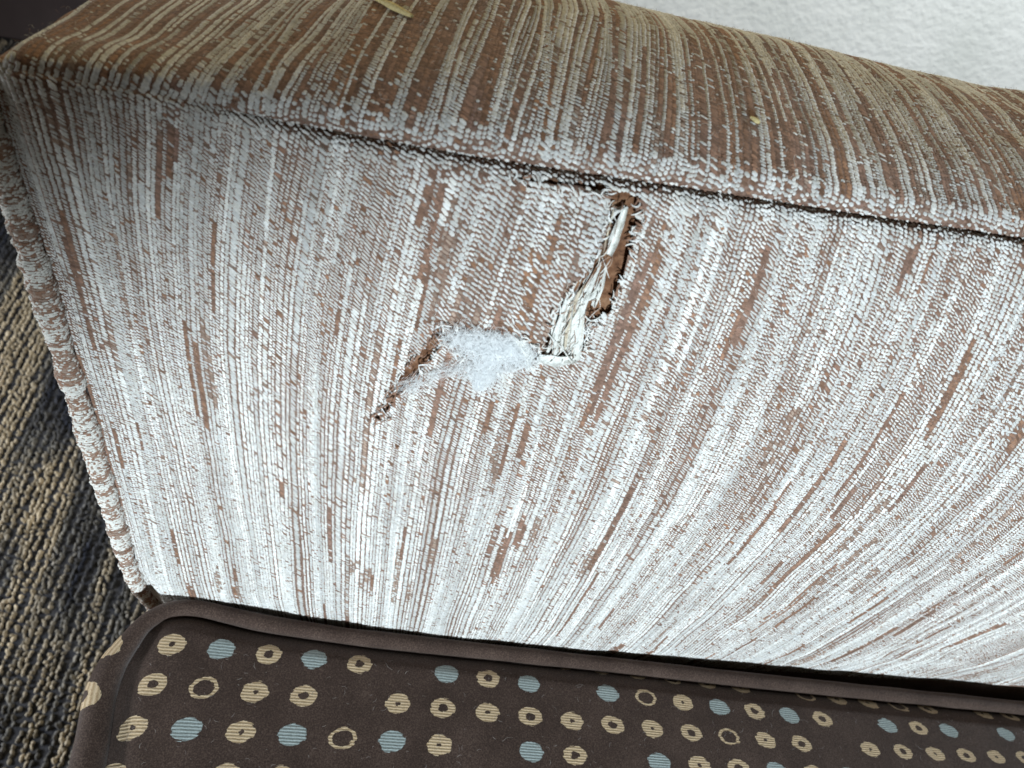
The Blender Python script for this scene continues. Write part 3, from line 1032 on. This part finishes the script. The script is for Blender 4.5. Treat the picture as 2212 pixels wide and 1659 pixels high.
# piping cord along the arm side and round the front corner
pa = np.array([(xx, Ya(xx)) for xx in np.linspace(.395, -.135, 180)])
pf = np.array([(Xf(yy), yy) for yy in np.concatenate([np.linspace(.0005, -.06, 60), np.linspace(-.065, -.54, 60)])])
corner = np.array([(-.1385, .0066), (-.1415, .0056), (-.1440, .0035)])
pth = np.concatenate([pa, corner, pf])
for _ in range(6):
    pth[1:-1] = (pth[:-2] + 2 * pth[1:-1] + pth[2:]) / 4
onfront = sstep((.004 - pth[:, 1]) / .03) * (pth[:, 0] < -.12)
rad = .0035 + .0022 * onfront
pth3 = np.c_[pth[:, 0] - .0045 * onfront, pth[:, 1] - .0002, zc(pth[:, 0]) - .0030 - .0020 * onfront]
al_ = np.concatenate([[0], np.cumsum(np.linalg.norm(np.diff(pth3, axis=0), axis=1))])
rad = rad * (1 + .06 * vnoise(np.stack([al_, 0 * al_], -1), 60, 3))
V, F = tube(pth3, rad, 16)
pip = cpart('piping', V, F, M_SPOT)
K_, A_ = np.meshgrid(al_ / .0175, np.arange(16) / 16 * 1.25, indexing='ij')
set_spots(pip, (7 - K_).ravel() + 40, A_.ravel() + 40.85)

# boxing: the cushion's side wall, bulging a little
hs = np.linspace(0, 1, 26)
idx = np.arange(0, len(pth3), 2)
bx_ = pth3[idx]
out = np.gradient(bx_, axis=0)
out = np.stack([-out[:, 1], out[:, 0], 0 * out[:, 0]], -1)
out /= np.linalg.norm(out, axis=1)[:, None]
out *= -1
if out[-1, 0] > 0:
    out *= -1
bul = (.0135 * onfront + .0010)[idx]
zb = -.174
V = bx_[:, None] + out[:, None] * (bul[:, None] * np.sin(np.pi * np.clip(hs, 0, 1) ** .62)[None])[..., None]
V[..., 2] = bx_[:, None, 2] - .001 + (zb - bx_[:, None, 2]) * hs[None]
bxo = cpart('boxing', V.reshape(-1, 3), grid_faces(len(idx), 26), M_SPOT)
K_, A_ = np.meshgrid(al_[idx] / .0172, hs * 9.0, indexing='ij')
set_spots(bxo, (60 - K_).ravel(), (A_ + 51.25).ravel())
V, F = box(-0.150, 0.40, -0.54, -0.004, -.1748, -.1700)
cpart('bottom_panel', V, F, M_DARK, smooth=False)


# lint caught on the cushion cloth
rl = np.random.default_rng(3)
nl_ = 700
px_ = rl.uniform(-.14, .32, nl_); py_ = rl.uniform(-.09, -.006, nl_)
aa = rl.uniform(0, 6.28, nl_)
ll = rl.uniform(.0004, .0022, nl_) * np.where(rl.random(nl_) < .12, 2.2, 1)
ww = rl.uniform(.00003, .00007, nl_)
Vl = []
for sgn_a, sgn_w in ((-1, -1), (0, -1.3), (1, -.6), (1, .6), (0, 1.3), (-1, 1)):
    qx_ = px_ + np.cos(aa) * ll * sgn_a * .5 - np.sin(aa) * (ww * sgn_w + (sgn_a == 0) * ll * .15)
    qy_ = py_ + np.sin(aa) * ll * sgn_a * .5 + np.cos(aa) * (ww * sgn_w + (sgn_a == 0) * ll * .15)
    Vl.append(np.stack([qx_, qy_, top_z(qx_, qy_) + .00025 + (sgn_a == 0) * .0003], -1))
Vl = np.stack(Vl, 1).reshape(-1, 3)
Fl = (np.arange(nl_)[:, None, None] * 6 + np.array([(0, 1, 4, 5), (1, 2, 3, 4)])[None]).reshape(-1, 4)
tag(cpart('lint', Vl, Fl, M_LINT), kind='stuff')


# ------------------------------------------------------------------ small scraps on the arm
def scrap(name, pts, rr, label, seed):
    pts = np.array(pts) / 1e3
    k = np.linspace(0, len(pts) - 1, 14)
    c = np.stack([np.interp(k, np.arange(len(pts)), pts[:, a]) for a in (0, 1)], -1)
    P, tx, tv, nn = frame(c[:, 0], c[:, 1])
    P = P + nn * (disp(c[:, 0], c[:, 1]) + .0006)[:, None]
    rad = rr * (.35 + .65 * np.sin(np.linspace(.25, 2.8, 14))) * (1 + .3 * vnoise(np.stack([k * 2, 0 * k], -1), 1.0, seed))
    V, F = tube(P, rad, 8)
    o = mesh_obj(name, V, F, M_STRAW)
    tag(o, label, 'scrap')


scrap('straw_scrap', [(-72.5, 272), (-68, 267), (-62.5, 260.5)], .0010, 'straw coloured sliver lying on the arm top behind the front corner', 3)
scrap('straw_crumb', [(20, 239.5), (22.2, 237.9)], .0005, 'tiny straw coloured crumb on the arm top above the seam', 5)
